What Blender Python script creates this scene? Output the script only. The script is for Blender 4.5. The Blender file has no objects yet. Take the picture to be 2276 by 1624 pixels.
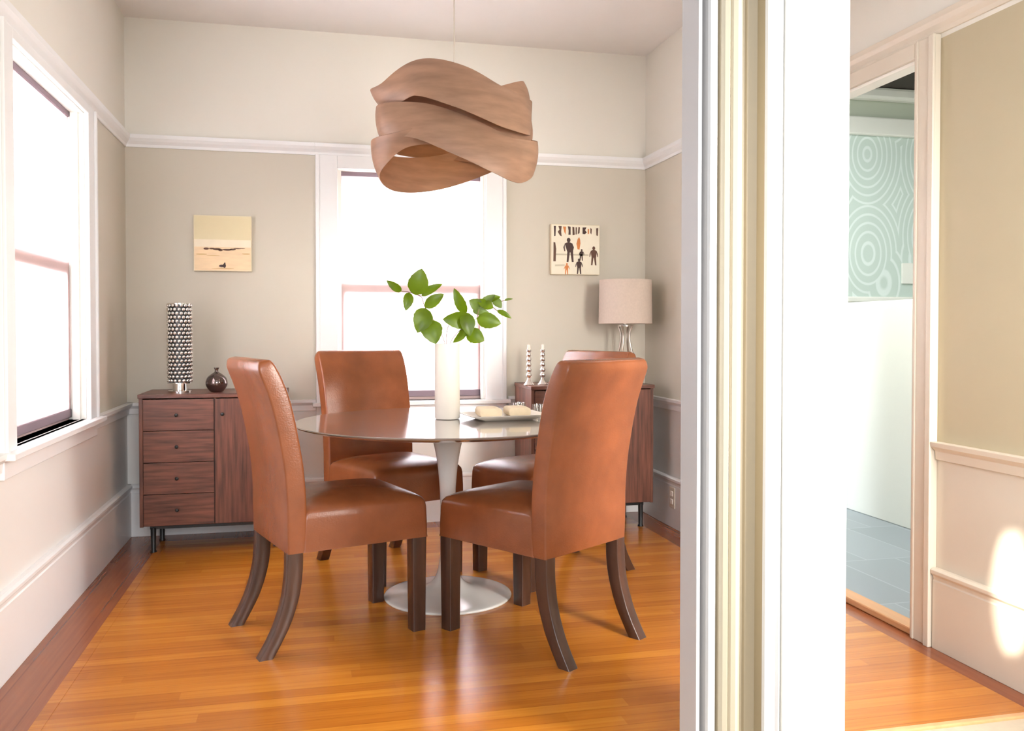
import bpy, bmesh, math, random
from mathutils import Vector, Matrix
random.seed(4)
S = bpy.context.scene
COL = S.collection
R = math.radians

# ---------------------------------------------------------------- camera
FPX = 1938.0
yaw, pit = R(13.07), R(1.13)
cam = bpy.data.cameras.new('camera'); camo = bpy.data.objects.new('camera', cam); COL.objects.link(camo)
camo.location = (0, 0, 1.10)
camo.rotation_euler = (R(90) - pit, 0, -yaw)
cam.sensor_fit = 'HORIZONTAL'; cam.sensor_width = 36; cam.lens = 36 * FPX / 2276
cam.shift_y = -39 / 2276
cam.clip_start = .05
S.camera = camo
# ---------------------------------------------------------------- colour management
S.view_settings.view_transform = 'Standard'; S.view_settings.look = 'None'
S.view_settings.exposure = 0.06; S.view_settings.gamma = 1.0; S.view_settings.use_curve_mapping = False
# ---------------------------------------------------------------- sky, daylight and added fill lights
W = bpy.data.worlds.new('sky'); S.world = W; W.use_nodes = True
W.node_tree.nodes['Background'].inputs[0].default_value = (.86, .93, 1.0, 1)
W.node_tree.nodes['Background'].inputs[1].default_value = 1.05

def area(name, loc, to, sx, sy, power, col=(1, 1, 1), spread=180):
    l = bpy.data.lights.new(name, 'AREA'); l.shape = 'RECTANGLE'; l.size = sx; l.size_y = sy
    l.energy = power; l.color = col; l.spread = R(spread)
    o = bpy.data.objects.new(name, l); COL.objects.link(o); o.location = loc
    o.rotation_euler = (Vector(to) - Vector(loc)).to_track_quat('-Z', 'Y').to_euler()
    return o
area('daylight_left_window', (-1.5, 3.65, 1.55), (0.6, 3.65, 1.2), 1.3, 1.6, 620, (.82, .91, 1.0))
area('daylight_rear_window', (.577, 5.75, 1.55), (.577, 3, 1.2), 1.5, 1.9, 620, (.82, .91, 1.0))
area('added_front_fill', (.35, -1.9, 1.8), (-.3, 3.4, .7), 1.4, 1.3, 95, (.97, .98, 1.0))  # added fill light behind the camera, stands in for unseen front room windows
area('added_side_fill', (2.08, 1.05, 1.4), (1.0, 2.9, .7), .8, 1.3, 70, (1.0, .96, .90), 95)  # added light to brighten the front right chair; no window in this wall
area('added_bathroom_fill', (2.65, 3.7, 2.6), (2.75, 3.9, 0), .5, 1.2, 45, (.93, 1.0, 1.0))  # added light to brighten the bathroom, no fixture behind it
sp = bpy.data.lights.new('sunbeam', 'SPOT'); sp.energy = 9000; sp.color = (1, .93, .8); sp.spot_size = R(3.6); sp.spot_blend = .25; sp.shadow_soft_size = .02
spo = bpy.data.objects.new('sunbeam', sp); COL.objects.link(spo); spo.location = (-.9, -2.6, 2.55)
spo.rotation_euler = (Vector((2.10, 2.245, .30)) - spo.location).to_track_quat('-Z', 'Y').to_euler(); spo.scale = (.19, 1, 1)

# ---------------------------------------------------------------- materials
def srgb(r, g, b):
    f = lambda c: (c / 255 / 12.92) if c / 255 <= .04045 else ((c / 255 + .055) / 1.055) ** 2.4
    return (f(r), f(g), f(b), 1)

def mat(name, col, rough=.5, metal=0, spec=.5, var=0, vscale=6, bump=0, bscale=60, coat=0, stretch=None):
    m = bpy.data.materials.new(name); m.use_nodes = True
    nt = m.node_tree; b = nt.nodes['Principled BSDF']
    b.inputs['Base Color'].default_value = col; b.inputs['Roughness'].default_value = rough
    b.inputs['Metallic'].default_value = metal; b.inputs['Specular IOR Level'].default_value = spec
    b.inputs['Coat Weight'].default_value = coat; b.inputs['Coat Roughness'].default_value = .12
    tc = nt.nodes.new('ShaderNodeTexCoord'); mp = nt.nodes.new('ShaderNodeMapping')
    nt.links.new(tc.outputs['Object'], mp.inputs[0])
    if stretch: mp.inputs['Scale'].default_value = stretch
    n = nt.nodes.new('ShaderNodeTexNoise'); n.inputs['Scale'].default_value = vscale; n.inputs['Detail'].default_value = 6
    nt.links.new(mp.outputs[0], n.inputs['Vector'])
    r = nt.nodes.new('ShaderNodeValToRGB')
    r.color_ramp.elements[0].position = .3; r.color_ramp.elements[1].position = .7
    r.color_ramp.elements[0].color = tuple(c * (1 - var) for c in col[:3]) + (1,)
    r.color_ramp.elements[1].color = tuple(min(1, c * (1 + var)) for c in col[:3]) + (1,)
    nt.links.new(n.outputs['Fac'], r.inputs[0]); nt.links.new(r.outputs[0], b.inputs['Base Color'])
    if bump:
        n2 = nt.nodes.new('ShaderNodeTexNoise'); n2.inputs['Scale'].default_value = bscale; n2.inputs['Detail'].default_value = 4
        nt.links.new(mp.outputs[0], n2.inputs['Vector'])
        bp = nt.nodes.new('ShaderNodeBump'); bp.inputs['Strength'].default_value = bump; bp.inputs['Distance'].default_value = .002
        nt.links.new(n2.outputs['Fac'], bp.inputs['Height']); nt.links.new(bp.outputs[0], b.inputs['Normal'])
    return m

M = {}
M['wall_up'] = mat('plaster_cream', srgb(233, 229, 219), .75, var=.015, vscale=1.5)
M['wall_mid'] = mat('paint_greige', srgb(206, 199, 184), .7, var=.015, vscale=1.5)
M['wains'] = mat('paint_wainscot', srgb(232, 230, 226), .6, var=.015, vscale=1.5)
M['trim'] = mat('paint_trim', srgb(240, 240, 240), .4, var=.01)
M['casing'] = mat('paint_cream_casing', srgb(190, 179, 157), .35, var=.01)
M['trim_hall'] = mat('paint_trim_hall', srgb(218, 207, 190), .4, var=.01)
M['white'] = mat('paint_white', srgb(250, 248, 240), .5, var=.005)
M['ceil'] = mat('paint_ceiling', srgb(238, 234, 230), .8, var=.01)
M['leather'] = mat('leather_tan', (.225, .066, .021, 1), .27, var=.16, vscale=7, bump=.25, bscale=180, spec=.55)
M['legwood'] = mat('wood_dark_leg', (.060, .026, .016, 1), .28, var=.3, vscale=30, spec=.6, stretch=(1, 1, .15))
M['walnut_h'] = mat('walnut_horizontal', (.135, .048, .028, 1), .38, var=.55, vscale=14, stretch=(.35, 1, 4.5))
M['walnut_v'] = mat('walnut_vertical', (.135, .048, .028, 1), .38, var=.55, vscale=14, stretch=(4.5, 1, .3))
M['black'] = mat('black_metal', (.012, .011, .011, 1), .4, var=.1)
M['chrome'] = mat('chrome', (.82, .80, .78, 1), .12, 1, var=.03)
M['silver'] = mat('silver', (.95, .93, .92, 1), .16, 1.0, var=.03)
M['nickel'] = mat('brushed_nickel', (.55, .50, .44, 1), .3, 1, var=.05)
M['mercury'] = mat('mercury_glass', (.16, .12, .11, 1), .12, .9, var=.3, vscale=18)
M['table_w'] = mat('white_enamel', srgb(238, 236, 230), .18, var=.01, coat=.5)
M['ceramic'] = mat('white_ceramic', srgb(238, 230, 216), .45, var=.015)
M['napkin'] = mat('cream_linen', srgb(226, 209, 178), .8, var=.05, vscale=40, bump=.3)
M['lampshade'] = mat('linen_shade', srgb(204, 188, 174), .85, var=.04, vscale=90, bump=.3, bscale=300)
M['stem'] = mat('twig', srgb(150, 120, 100), .6, var=.2)
M['cord'] = mat('cord', srgb(205, 195, 180), .5, var=.02)
M['plastic'] = mat('plate_plastic', srgb(222, 212, 196), .4, var=.01)
M['hem'] = mat('shade_hem', srgb(128, 110, 118), .7, var=.05)
M['sash'] = mat('sash_paint', srgb(190, 165, 160), .6, var=.03)
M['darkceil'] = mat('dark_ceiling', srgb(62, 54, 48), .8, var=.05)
M['threshold'] = mat('pale_oak', srgb(214, 160, 112), .4, var=.12, stretch=(4, .3, 1))

def nodes(m): return m.node_tree.nodes, m.node_tree.links, m.node_tree.nodes['Principled BSDF']

# leaf
def leafmat(name, a, b):
    m = mat(name, a, .35, var=.25, vscale=25)
    n, l, p = nodes(m)
    tr = n.new('ShaderNodeBsdfTranslucent'); tr.inputs[0].default_value = b
    mx = n.new('ShaderNodeMixShader'); mx.inputs[0].default_value = .45
    out = n['Material Output']; l.new(p.outputs[0], mx.inputs[1]); l.new(tr.outputs[0], mx.inputs[2]); l.new(mx.outputs[0], out.inputs[0])
    return m
M['leaf'] = leafmat('leaf_green', (.13, .20, .006, 1), (.42, .55, .01, 1))
M['leaf2'] = leafmat('leaf_pale', (.17, .24, .06, 1), (.35, .45, .12, 1))
# veneer
def veneer():
    m = mat('wood_veneer', srgb(160, 126, 102), .45, var=.24, vscale=7, stretch=(1, 1, 5))
    n, l, p = nodes(m)
    tr = n.new('ShaderNodeBsdfTranslucent'); tr.inputs[0].default_value = srgb(215, 150, 90)
    mx = n.new('ShaderNodeMixShader'); mx.inputs[0].default_value = .18
    out = n['Material Output']; l.new(p.outputs[0], mx.inputs[1]); l.new(tr.outputs[0], mx.inputs[2]); l.new(mx.outputs[0], out.inputs[0])
    return m
M['veneer'] = veneer()
# roller shade fabric
def shadem():
    m = mat('roller_shade_fabric', srgb(240, 222, 218), .8, var=.01)
    n, l, p = nodes(m)
    tr = n.new('ShaderNodeBsdfTranslucent'); tr.inputs[0].default_value = (.90, .84, .84, 1)
    mx = n.new('ShaderNodeMixShader'); mx.inputs[0].default_value = .6
    out = n['Material Output']; l.new(p.outputs[0], mx.inputs[1]); l.new(tr.outputs[0], mx.inputs[2]); l.new(mx.outputs[0], out.inputs[0])
    return m
M['shade'] = shadem()
def glassm(name, col, gl=.12):
    m = mat(name, col, .05)
    n, l, p = nodes(m)
    tr = n.new('ShaderNodeBsdfTransparent'); tr.inputs[0].default_value = col
    g = n.new('ShaderNodeBsdfGlossy'); g.inputs['Roughness'].default_value = .04
    mx = n.new('ShaderNodeMixShader'); mx.inputs[0].default_value = gl
    out = n['Material Output']; l.new(tr.outputs[0], mx.inputs[1]); l.new(g.outputs[0], mx.inputs[2]); l.new(mx.outputs[0], out.inputs[0])
    return m
M['pane'] = glassm('window_glass', (.97, .98, .98, 1), .05)
M['glass'] = glassm('clear_glass', (.86, .84, .80, 1), .25)
def bulbm():
    m = mat('warm_bulb', srgb(255, 225, 180), .4)
    n, l, p = nodes(m); p.inputs['Emission Color'].default_value = (1, .62, .28, 1); p.inputs['Emission Strength'].default_value = 14
    return m
M['bulb'] = bulbm()

# plank floor: boards run along world X, rows in Y
def floorm(name, cA, cB, cC, along='X', w=.057, rough=.22):
    m = bpy.data.materials.new(name); m.use_nodes = True
    n, l, p = nodes(m)
    tc = n.new('ShaderNodeTexCoord'); sx = n.new('ShaderNodeSeparateXYZ'); l.new(tc.outputs['Object'], sx.inputs[0])
    U, V = ('X', 'Y') if along == 'X' else ('Y', 'X')
    dv = n.new('ShaderNodeMath'); dv.operation = 'DIVIDE'; dv.inputs[1].default_value = w; l.new(sx.outputs[V], dv.inputs[0])
    fl = n.new('ShaderNodeMath'); fl.operation = 'FLOOR'; l.new(dv.outputs[0], fl.inputs[0])
    fr = n.new('ShaderNodeMath'); fr.operation = 'FRACT'; l.new(dv.outputs[0], fr.inputs[0])
    wn = n.new('ShaderNodeTexWhiteNoise'); wn.noise_dimensions = '1D'; l.new(fl.outputs[0], wn.inputs['W'])
    off = n.new('ShaderNodeMath'); off.operation = 'MULTIPLY_ADD'; off.inputs[1].default_value = 3.0
    l.new(wn.outputs['Value'], off.inputs[0]); l.new(sx.outputs[U], off.inputs[2])
    d2 = n.new('ShaderNodeMath'); d2.operation = 'DIVIDE'; d2.inputs[1].default_value = 1.3; l.new(off.outputs[0], d2.inputs[0])
    f2 = n.new('ShaderNodeMath'); f2.operation = 'FLOOR'; l.new(d2.outputs[0], f2.inputs[0])
    cb = n.new('ShaderNodeCombineXYZ'); l.new(fl.outputs[0], cb.inputs[0]); l.new(f2.outputs[0], cb.inputs[1])
    w2 = n.new('ShaderNodeTexWhiteNoise'); w2.noise_dimensions = '2D'; l.new(cb.outputs[0], w2.inputs['Vector'])
    # grain
    mp = n.new('ShaderNodeMapping'); l.new(tc.outputs['Object'], mp.inputs[0])
    mp.inputs['Scale'].default_value = (1.6, 42, 1) if along == 'X' else (42, 1.6, 1)
    g = n.new('ShaderNodeTexNoise'); g.inputs['Scale'].default_value = 1.6; g.inputs['Detail'].default_value = 5; l.new(mp.outputs[0], g.inputs['Vector'])
    mixf = n.new('ShaderNodeMath'); mixf.operation = 'MULTIPLY_ADD'; mixf.inputs[1].default_value = .55
    l.new(w2.outputs['Value'], mixf.inputs[0])
    g2 = n.new('ShaderNodeMath'); g2.operation = 'MULTIPLY_ADD'; g2.inputs[1].default_value = 1.1; g2.inputs[2].default_value = -.3; l.new(g.outputs['Fac'], g2.inputs[0])
    l.new(g2.outputs[0], mixf.inputs[2])
    r = n.new('ShaderNodeValToRGB'); e = r.color_ramp.elements
    e[0].position = .05; e[0].color = cA; e[1].position = .95; e[1].color = cC
    k = e.new(.5); k.color = cB
    l.new(mixf.outputs[0], r.inputs[0])
    # seams
    a = n.new('ShaderNodeMath'); a.operation = 'SUBTRACT'; a.inputs[1].default_value = .5; l.new(fr.outputs[0], a.inputs[0])
    ab = n.new('ShaderNodeMath'); ab.operation = 'ABSOLUTE'; l.new(a.outputs[0], ab.inputs[0])
    gt = n.new('ShaderNodeMath'); gt.operation = 'GREATER_THAN'; gt.inputs[1].default_value = .475; l.new(ab.outputs[0], gt.inputs[0])
    mc = n.new('ShaderNodeMix'); mc.data_type = 'RGBA'; mc.blend_type = 'MULTIPLY'
    sc = n.new('ShaderNodeMath'); sc.operation = 'MULTIPLY'; sc.inputs[1].default_value = .35; l.new(gt.outputs[0], sc.inputs[0])
    l.new(sc.outputs[0], mc.inputs['Factor']); l.new(r.outputs[0], mc.inputs['A']); mc.inputs['B'].default_value = (.3, .18, .1, 1)
    l.new(mc.outputs['Result'], p.inputs['Base Color'])
    p.inputs['Roughness'].default_value = rough; p.inputs['Specular IOR Level'].default_value = .5
    bp = n.new('ShaderNodeBump'); bp.inputs['Strength'].default_value = .15; bp.inputs['Distance'].default_value = .002
    l.new(g.outputs['Fac'], bp.inputs['Height']); l.new(bp.outputs[0], p.inputs['Normal'])
    return m
M['floor'] = floorm('oak_strip_floor', (.35, .105, .012, 1), (.45, .150, .016, 1), (.54, .205, .024, 1))
M['border'] = floorm('mahogany_border', (.20, .052, .016, 1), (.25, .070, .022, 1), (.30, .088, .028, 1), 'Y', .10, .25)
M['hallfloor'] = mat('grey_beige_carpet', srgb(196, 182, 160), .7, var=.05, vscale=30)
def tilem():
    m = mat('grey_stone_tile', srgb(150, 158, 166), .35, var=.06, vscale=5, stretch=(1, 6, 1))
    n, l, p = nodes(m)
    tc = n.new('ShaderNodeTexCoord'); mp = n.new('ShaderNodeMapping'); l.new(tc.outputs['Object'], mp.inputs[0]); mp.inputs['Rotation'].default_value = (0, 0, R(0))
    br = n.new('ShaderNodeTexBrick'); l.new(mp.outputs[0], br.inputs['Vector'])
    br.inputs['Color1'].default_value = srgb(146, 154, 160); br.inputs['Color2'].default_value = srgb(156, 164, 170); br.inputs['Mortar'].default_value = srgb(172, 180, 185)
    br.inputs['Scale'].default_value = 1; br.inputs['Brick Width'].default_value = .3; br.inputs['Row Height'].default_value = .6; br.inputs['Mortar Size'].default_value = .004
    l.new(br.outputs['Color'], p.inputs['Base Color'])
    return m
M['tile'] = tilem()
def paperm():
    m = mat('swirl_wallpaper', srgb(205, 222, 214), .7)
    n, l, p = nodes(m)
    tc = n.new('ShaderNodeTexCoord'); mp = n.new('ShaderNodeMapping'); l.new(tc.outputs['Object'], mp.inputs[0])
    mp.inputs['Scale'].default_value = (2.8, 1, 1.9)
    v = n.new('ShaderNodeTexVoronoi'); v.inputs['Scale'].default_value = 1.0; v.inputs['Randomness'].default_value = .75; l.new(mp.outputs[0], v.inputs['Vector'])
    mu = n.new('ShaderNodeMath'); mu.operation = 'MULTIPLY'; mu.inputs[1].default_value = 62; l.new(v.outputs['Distance'], mu.inputs[0])
    s = n.new('ShaderNodeMath'); s.operation = 'SINE'; l.new(mu.outputs[0], s.inputs[0])
    r = n.new('ShaderNodeValToRGB'); r.color_ramp.elements[0].position = .45; r.color_ramp.elements[0].color = srgb(212, 226, 218); r.color_ramp.elements[1].position = .85; r.color_ramp.elements[1].color = srgb(236, 246, 242)
    l.new(s.outputs[0], r.inputs[0]); l.new(r.outputs[0], p.inputs['Base Color'])
    return m
M['paper'] = paperm()
def marblem():
    m = mat('polished_marble', srgb(140, 128, 118), .03, var=.08, vscale=5, coat=1)
    n, l, p = nodes(m)
    p.inputs['Specular IOR Level'].default_value = 1.0; p.inputs['IOR'].default_value = 1.65
    return m
M['marble'] = marblem()

# ---------------------------------------------------------------- mesh helpers
def mb(): return bmesh.new()
def bx(b, x0, x1, y0, y1, z0, z1, mi=0):
    vs = [b.verts.new(p) for p in [(x0, y0, z0), (x1, y0, z0), (x1, y1, z0), (x0, y1, z0), (x0, y0, z1), (x1, y0, z1), (x1, y1, z1), (x0, y1, z1)]]
    for f in [(3, 2, 1, 0), (4, 5, 6, 7), (0, 1, 5, 4), (1, 2, 6, 5), (2, 3, 7, 6), (3, 0, 4, 7)]:
        q = b.faces.new([vs[i] for i in f]); q.material_index = mi
    return b
def obj(name, b, m, parent=None, bevel=0, smooth=False, loc=None, seg=2, sharp=50):
    me = bpy.data.meshes.new(name); b.normal_update(); bmesh.ops.recalc_face_normals(b, faces=b.faces); b.to_mesh(me); b.free()
    for x in (m if isinstance(m, (list, tuple)) else [m]): me.materials.append(x)
    o = bpy.data.objects.new(name, me); COL.objects.link(o)
    if parent: o.parent = parent
    if loc: o.location = loc
    if bevel:
        d = o.modifiers.new('bevel', 'BEVEL'); d.width = bevel; d.segments = seg; d.limit_method = 'ANGLE'; d.angle_limit = R(40)
    if smooth:
        for f in me.polygons: f.use_smooth = True
        me.set_sharp_from_angle(angle=R(sharp))
    return o
def thing(name, label, cat, loc=(0, 0, 0), rz=0, group=None):
    o = bpy.data.objects.new(name, None); COL.objects.link(o); o.empty_display_size = .1
    o.location = loc; o.rotation_euler = (0, 0, rz); o['label'] = label; o['category'] = cat
    if group: o['group'] = group
    return o
def tag(o, label, cat, group=None):
    o['label'] = label; o['category'] = cat
    if group: o['group'] = group
    return o
def struct(o, label=None):
    o['kind'] = 'structure'
    if label: o['label'] = label
    return o
def rrect(c, u, v, a, b_, r, n=4):
    c, u, v = Vector(c), Vector(u), Vector(v); out = []
    for sx, sy, a0 in ((1, 1, 0), (-1, 1, 90), (-1, -1, 180), (1, -1, 270)):
        for k in range(n + 1):
            t = R(a0 + 90 * k / n)
            out.append(c + u * (sx * (a - r) + r * math.cos(t)) + v * (sy * (b_ - r) + r * math.sin(t)))
    return out
def loft(b, secs, cap=True, mi=0):
    rows = [[b.verts.new(p) for p in s] for s in secs]; n = len(rows[0])
    for i in range(len(rows) - 1):
        for j in range(n):
            f = b.faces.new((rows[i][j], rows[i][(j + 1) % n], rows[i + 1][(j + 1) % n], rows[i + 1][j])); f.material_index = mi
    if cap:
        b.faces.new(rows[0][::-1]).material_index = mi; b.faces.new(rows[-1]).material_index = mi
    return b
def lathe(b, prof, c=(0, 0, 0), n=40, cap=True, mi=0):
    secs = [[Vector((c[0] + r * math.cos(2 * math.pi * k / n), c[1] + r * math.sin(2 * math.pi * k / n), c[2] + z)) for k in range(n)] for r, z in prof]
    return loft(b, secs, cap, mi)
def tube(b, pts, rad, n=8, mi=0):
    pts = [Vector(p) for p in pts]; secs = []
    for i, p in enumerate(pts):
        t = (pts[min(i + 1, len(pts) - 1)] - pts[max(i - 1, 0)]).normalized()
        a = t.orthogonal().normalized() if i == 0 else (a - t * a.dot(t)).normalized()
        q = t.cross(a); r = rad[i] if isinstance(rad, (list, tuple)) else rad
        secs.append([p + (a * math.cos(2 * math.pi * k / n) + q * math.sin(2 * math.pi * k / n)) * r for k in range(n)])
    return loft(b, secs, True, mi)
def extr(b, poly, z0, z1, mi=0):
    return loft(b, [[Vector((x, y, z0)) for x, y in poly], [Vector((x, y, z1)) for x, y in poly]], True, mi)
def prof_run(b, prof, p0, p1, nrm, mi=0):
    """moulding: prof = closed list (out, z); runs from p0 to p1 (xy), nrm = direction into room"""
    s = lambda p: [Vector((p[0] + nrm[0] * o, p[1] + nrm[1] * o, z)) for o, z in prof]
    return loft(b, [s(p0), s(p1)], True, mi)
def catmull(P, n, closed=True):
    out = []; N = len(P)
    rng = N if closed else N - 1
    for i in range(rng):
        g = (lambda k: P[k % N]) if closed else (lambda k: P[max(0, min(N - 1, k))])
        a, b_, c, d = g(i - 1), g(i), g(i + 1), g(i + 2)
        for k in range(n):
            t = k / n
            out.append([.5 * (2 * b_[j] + (c[j] - a[j]) * t + (2 * a[j] - 5 * b_[j] + 4 * c[j] - d[j]) * t * t + (3 * b_[j] - a[j] - 3 * c[j] + d[j]) * t ** 3) for j in range(len(a))])
    if not closed: out.append(list(P[-1]))
    return out

# ---------------------------------------------------------------- room
XL, XR, XH, YB, YF, ZC = -.95, 1.99, 2.12, 4.99, 2.08, 2.76
ZR0, ZR1 = .655, .717     # chair rail
ZP0, ZP1 = 2.075, 2.14    # picture rail
ZB = .28
# floor
b = mb(); bx(b, -.76, 1.83, YF, 4.83, -.05, 0)
struct(obj('floor', b, M['floor']), 'golden oak strip floor of the dining room')
b = mb(); bx(b, XL - .2, -.76, YF, YB + .2, -.05, 0)
bx(b, -.76, 1.83, 4.83, YB + .2, -.05, 0)
bx(b, 1.83, 2.03, 3.4, YB + .2, -.05, 0)
struct(obj('floor_border', b, M['border']), 'dark mahogany border strip along the walls')
b = mb(); bx(b, 1.83, 2.03, YF, 3.4, -.05, 0)
struct(obj('floor_hall', b, M['floor']), 'golden strip floor beside the bathroom door')
b = mb(); bx(b, 2.03, 2.16, YF, 3.4, -.05, 0)
struct(obj('floor_hall_border', b, M['border']))
b = mb(); bx(b, -.76, -.725, YF, 4.83, -.02, .0012)
struct(obj('floor_inlay', b, M['floor']))
b = mb(); bx(b, -3, 3.2, -3.5, YF - .008, -.06, -.006)
struct(obj('floor_front_room', b, M['hallfloor']), 'pale beige floor in front of the opening')
b = mb(); bx(b, -.72, 2.1, YF - .008, YF + .014, -.05, .003)
struct(obj('trim_threshold', b, M['threshold'], bevel=.004), 'pale wooden strip at the edge of the dining floor')
# ceiling
b = mb(); bx(b, XL - .2, XH + .1, 1.95, YB + .2, ZC, ZC + .1); struct(obj('ceiling', b, M['ceil']))

def wall_bands(b, f):
    """f(z0,z1,mi) draws the wall for each paint band"""
    f(0, ZR1 - .02, 0); f(ZR1 - .02, ZP0 + .03, 1); f(ZP0 + .03, ZC + .02, 2)
WM = [M['wains'], M['wall_mid'], M['wall_up']]
# back wall with window opening X .155..1.0, Z .70..2.005
wx0, wx1, wz0, wz1 = .155, 1.0, .700, 2.005
T = .16
b = mb()
for x0, x1 in ((XL - T, wx0), (wx1, XR + T)): wall_bands(b, lambda z0, z1, mi: bx(b, x0, x1, YB, YB + T, z0, z1, mi))
bx(b, wx0, wx1, YB, YB + T, 0, wz0, 0); bx(b, wx0, wx1, YB, YB + T, wz1, ZC + .02, 2)
struct(obj('wall_back', b, WM))
# left wall with window opening Y 3.2..4.1
ly0, ly1, lz0, lz1 = 3.13, 4.12, .715, 2.045
b = mb()
for y0, y1 in ((1.95, ly0), (ly1, YB)): wall_bands(b, lambda z0, z1, mi: bx(b, XL - T, XL, y0, y1, z0, z1, mi))
bx(b, XL - T, XL, ly0, ly1, 0, lz0, 0); bx(b, XL - T, XL, ly0, ly1, lz1, ZC + .02, 2)
struct(obj('wall_left', b, WM))
# right wall of dining room, jog, hall wall with bathroom door opening
dy0, dy1, dz = 2.715, 3.52, 2.064
b = mb(); wall_bands(b, lambda z0, z1, mi: bx(b, XR, XR + .14, 3.75, YB, z0, z1, mi)); struct(obj('wall_right', b, WM))
b = mb()
wall_bands(b, lambda z0, z1, mi: bx(b, XH, XH + .05, -1.2, dy0, z0, z1, mi))
wall_bands(b, lambda z0, z1, mi: bx(b, XH, XH + .05, dy1, 3.77, z0, z1, mi))
bx(b, XH, XH + .05, dy0, dy1, dz, ZC + .02, 2)
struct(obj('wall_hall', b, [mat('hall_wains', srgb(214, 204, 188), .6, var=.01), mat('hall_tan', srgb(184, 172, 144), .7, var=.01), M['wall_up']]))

# mouldings
PR = [(0, ZP0), (.008, ZP0), (.010, ZP0 + .015), (.022, ZP0 + .03), (.030, ZP0 + .045), (.032, ZP1), (0, ZP1)]
CR = [(0, ZR0), (.012, ZR0), (.015, ZR0 + .030), (.022, ZR0 + .036), (.032, ZR0 + .046), (.034, ZR1), (0, ZR1)]
BB = [(0, 0), (.020, 0), (.020, ZB - .045), (.016, ZB - .04), (.018, ZB - .028), (.028, ZB - .018), (.028, ZB - .006), (.018, ZB), (0, ZB)]
def mould(name, prof, runs, m=M['trim'], label=None):
    b = mb()
    for r in runs: prof_run(b, prof, *r)
    return struct(obj(name, b, m, bevel=.0015), label)
cY = (ly0 - .12, ly1 + .12)   # outer edge of left window casing
mould('trim_picture_rail_back', PR, [((XL, YB), (.033, YB), (0, -1)), ((1.133, YB), (XR, YB), (0, -1)), ((.033, YB), (1.133, YB), (0, -1))])
mould('trim_picture_rail_left', PR, [((XL, 1.95), (XL, YB), (1, 0))])
mould('trim_picture_rail_right', PR, [((XR, 3.77), (XR, YB), (-1, 0))])
mould('trim_picture_rail_hall', [(o, z + .045) for o, z in PR], [((XH, -1.2), (XH, 3.77), (-1, 0))], M['trim_hall'])
mould('trim_chair_rail_back', CR, [((XL, YB), (.033, YB), (0, -1)), ((1.133, YB), (XR, YB), (0, -1))])
mould('trim_chair_rail_left', CR, [((XL, 1.95), (XL, cY[0]), (1, 0)), ((XL, cY[1]), (XL, YB), (1, 0))])
mould('trim_chair_rail_right', CR, [((XR, 3.77), (XR, YB), (-1, 0))])
mould('trim_chair_rail_hall', CR, [((XH, -1.2), (XH, dy0 - .115), (-1, 0))], M['trim_hall'])
mould('baseboard_back', BB, [((XL, YB), (XR, YB), (0, -1))])
mould('baseboard_left', BB, [((XL, 1.95), (XL, YB), (1, 0))])
mould('baseboard_right', BB, [((XR, 3.77), (XR, YB), (-1, 0))])
mould('baseboard_hall', BB, [((XH, -1.2), (XH, dy0 - .115), (-1, 0))], M['trim_hall'])

# windows -------------------------------------------------------------
def window(name, ax, a0, a1, z0, z1, face, out, sign, top_to):
    """ax 'x': wall runs along X at Y=face, outside = +Y ; ax 'y': wall runs along Y at X=face, outside = -X"""
    def B(b, u0, u1, d0, d1, zz0, zz1, mi=0):   # d>0 is into the room
        if ax == 'x': bx(b, u0, u1, face - d1, face - d0, zz0, zz1, mi)
        else: bx(b, face + d0, face + d1, u0, u1, zz0, zz1, mi)
    w = bpy.data.objects.new(name, None); COL.objects.link(w); w['kind'] = 'structure'
    b = mb()
    for u0, u1 in ((a0 - .12, a0), (a1, a1 + .12)):
        B(b, u0, u1, 0, .020, z0 - .02, top_to)
        e0, e1 = (u0, u0 + .022) if u0 < a0 - .01 else (u1 - .022, u1)
        B(b, e0, e1, .018, .030, z0 - .02, top_to)
    B(b, a0, a1, 0, .020, z1, top_to)
    obj('casing', b, M['trim'], w, bevel=.003)
    b = mb()
    B(b, a0 - .012, a0 + .004, -.155, 0.001, z0, z1 + .012); B(b, a1 - .004, a1 + .012, -.155, .001, z0, z1 + .012); B(b, a0, a1, -.155, .001, z1 - .004, z1 + .012)
    B(b, a0 + .0, a0 + .022, -.05, -.02, z0, z1); B(b, a1 - .022, a1, -.05, -.02, z0, z1)
    obj('jamb', b, M['white'], w, bevel=.001)
    b = mb(); B(b, a0 - .14, a1 + .14, -.02, .055, z0 - .022, z0); B(b, a0, a1, -.155, -.02, z0 - .022, z0)
    B(b, a0 - .12, a1 + .12, 0, .018, z0 - .085, z0 - .022)
    obj('window_sill', b, M['trim'], w, bevel=.003)
    mid = z0 + (z1 - z0) * .49
    b = mb()
    for (zz0, zz1, dd) in ((z0, mid + .035, -.069), (mid - .035, z1, -.100)):
        B(b, a0, a0 + .045, dd - .03, dd, zz0, zz1); B(b, a1 - .045, a1, dd - .03, dd, zz0, zz1)
        B(b, a0 + .045, a1 - .045, dd - .03, dd, zz0, zz0 + .06); B(b, a0 + .045, a1 - .045, dd - .03, dd, zz1 - .06, zz1)
    obj('sash', b, M['sash'], w)
    b = mb(); B(b, a0 + .04, a1 - .04, -.095, -.091, z0 + .04, mid); obj('pane', b, M['pane'], w)
    b = mb(); B(b, a0 + .04, a1 - .04, -.125, -.121, mid, z1 - .04); obj('pane', b, M['pane'], w)
    return B
Bx = window('window_1', 'x', wx0, wx1, wz0, wz1, YB, 1, 1, ZP0 + .002)
By = window('window_2', 'y', ly0, ly1, lz0, lz1, XL, -1, 1, ZP0 + .002)
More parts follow.
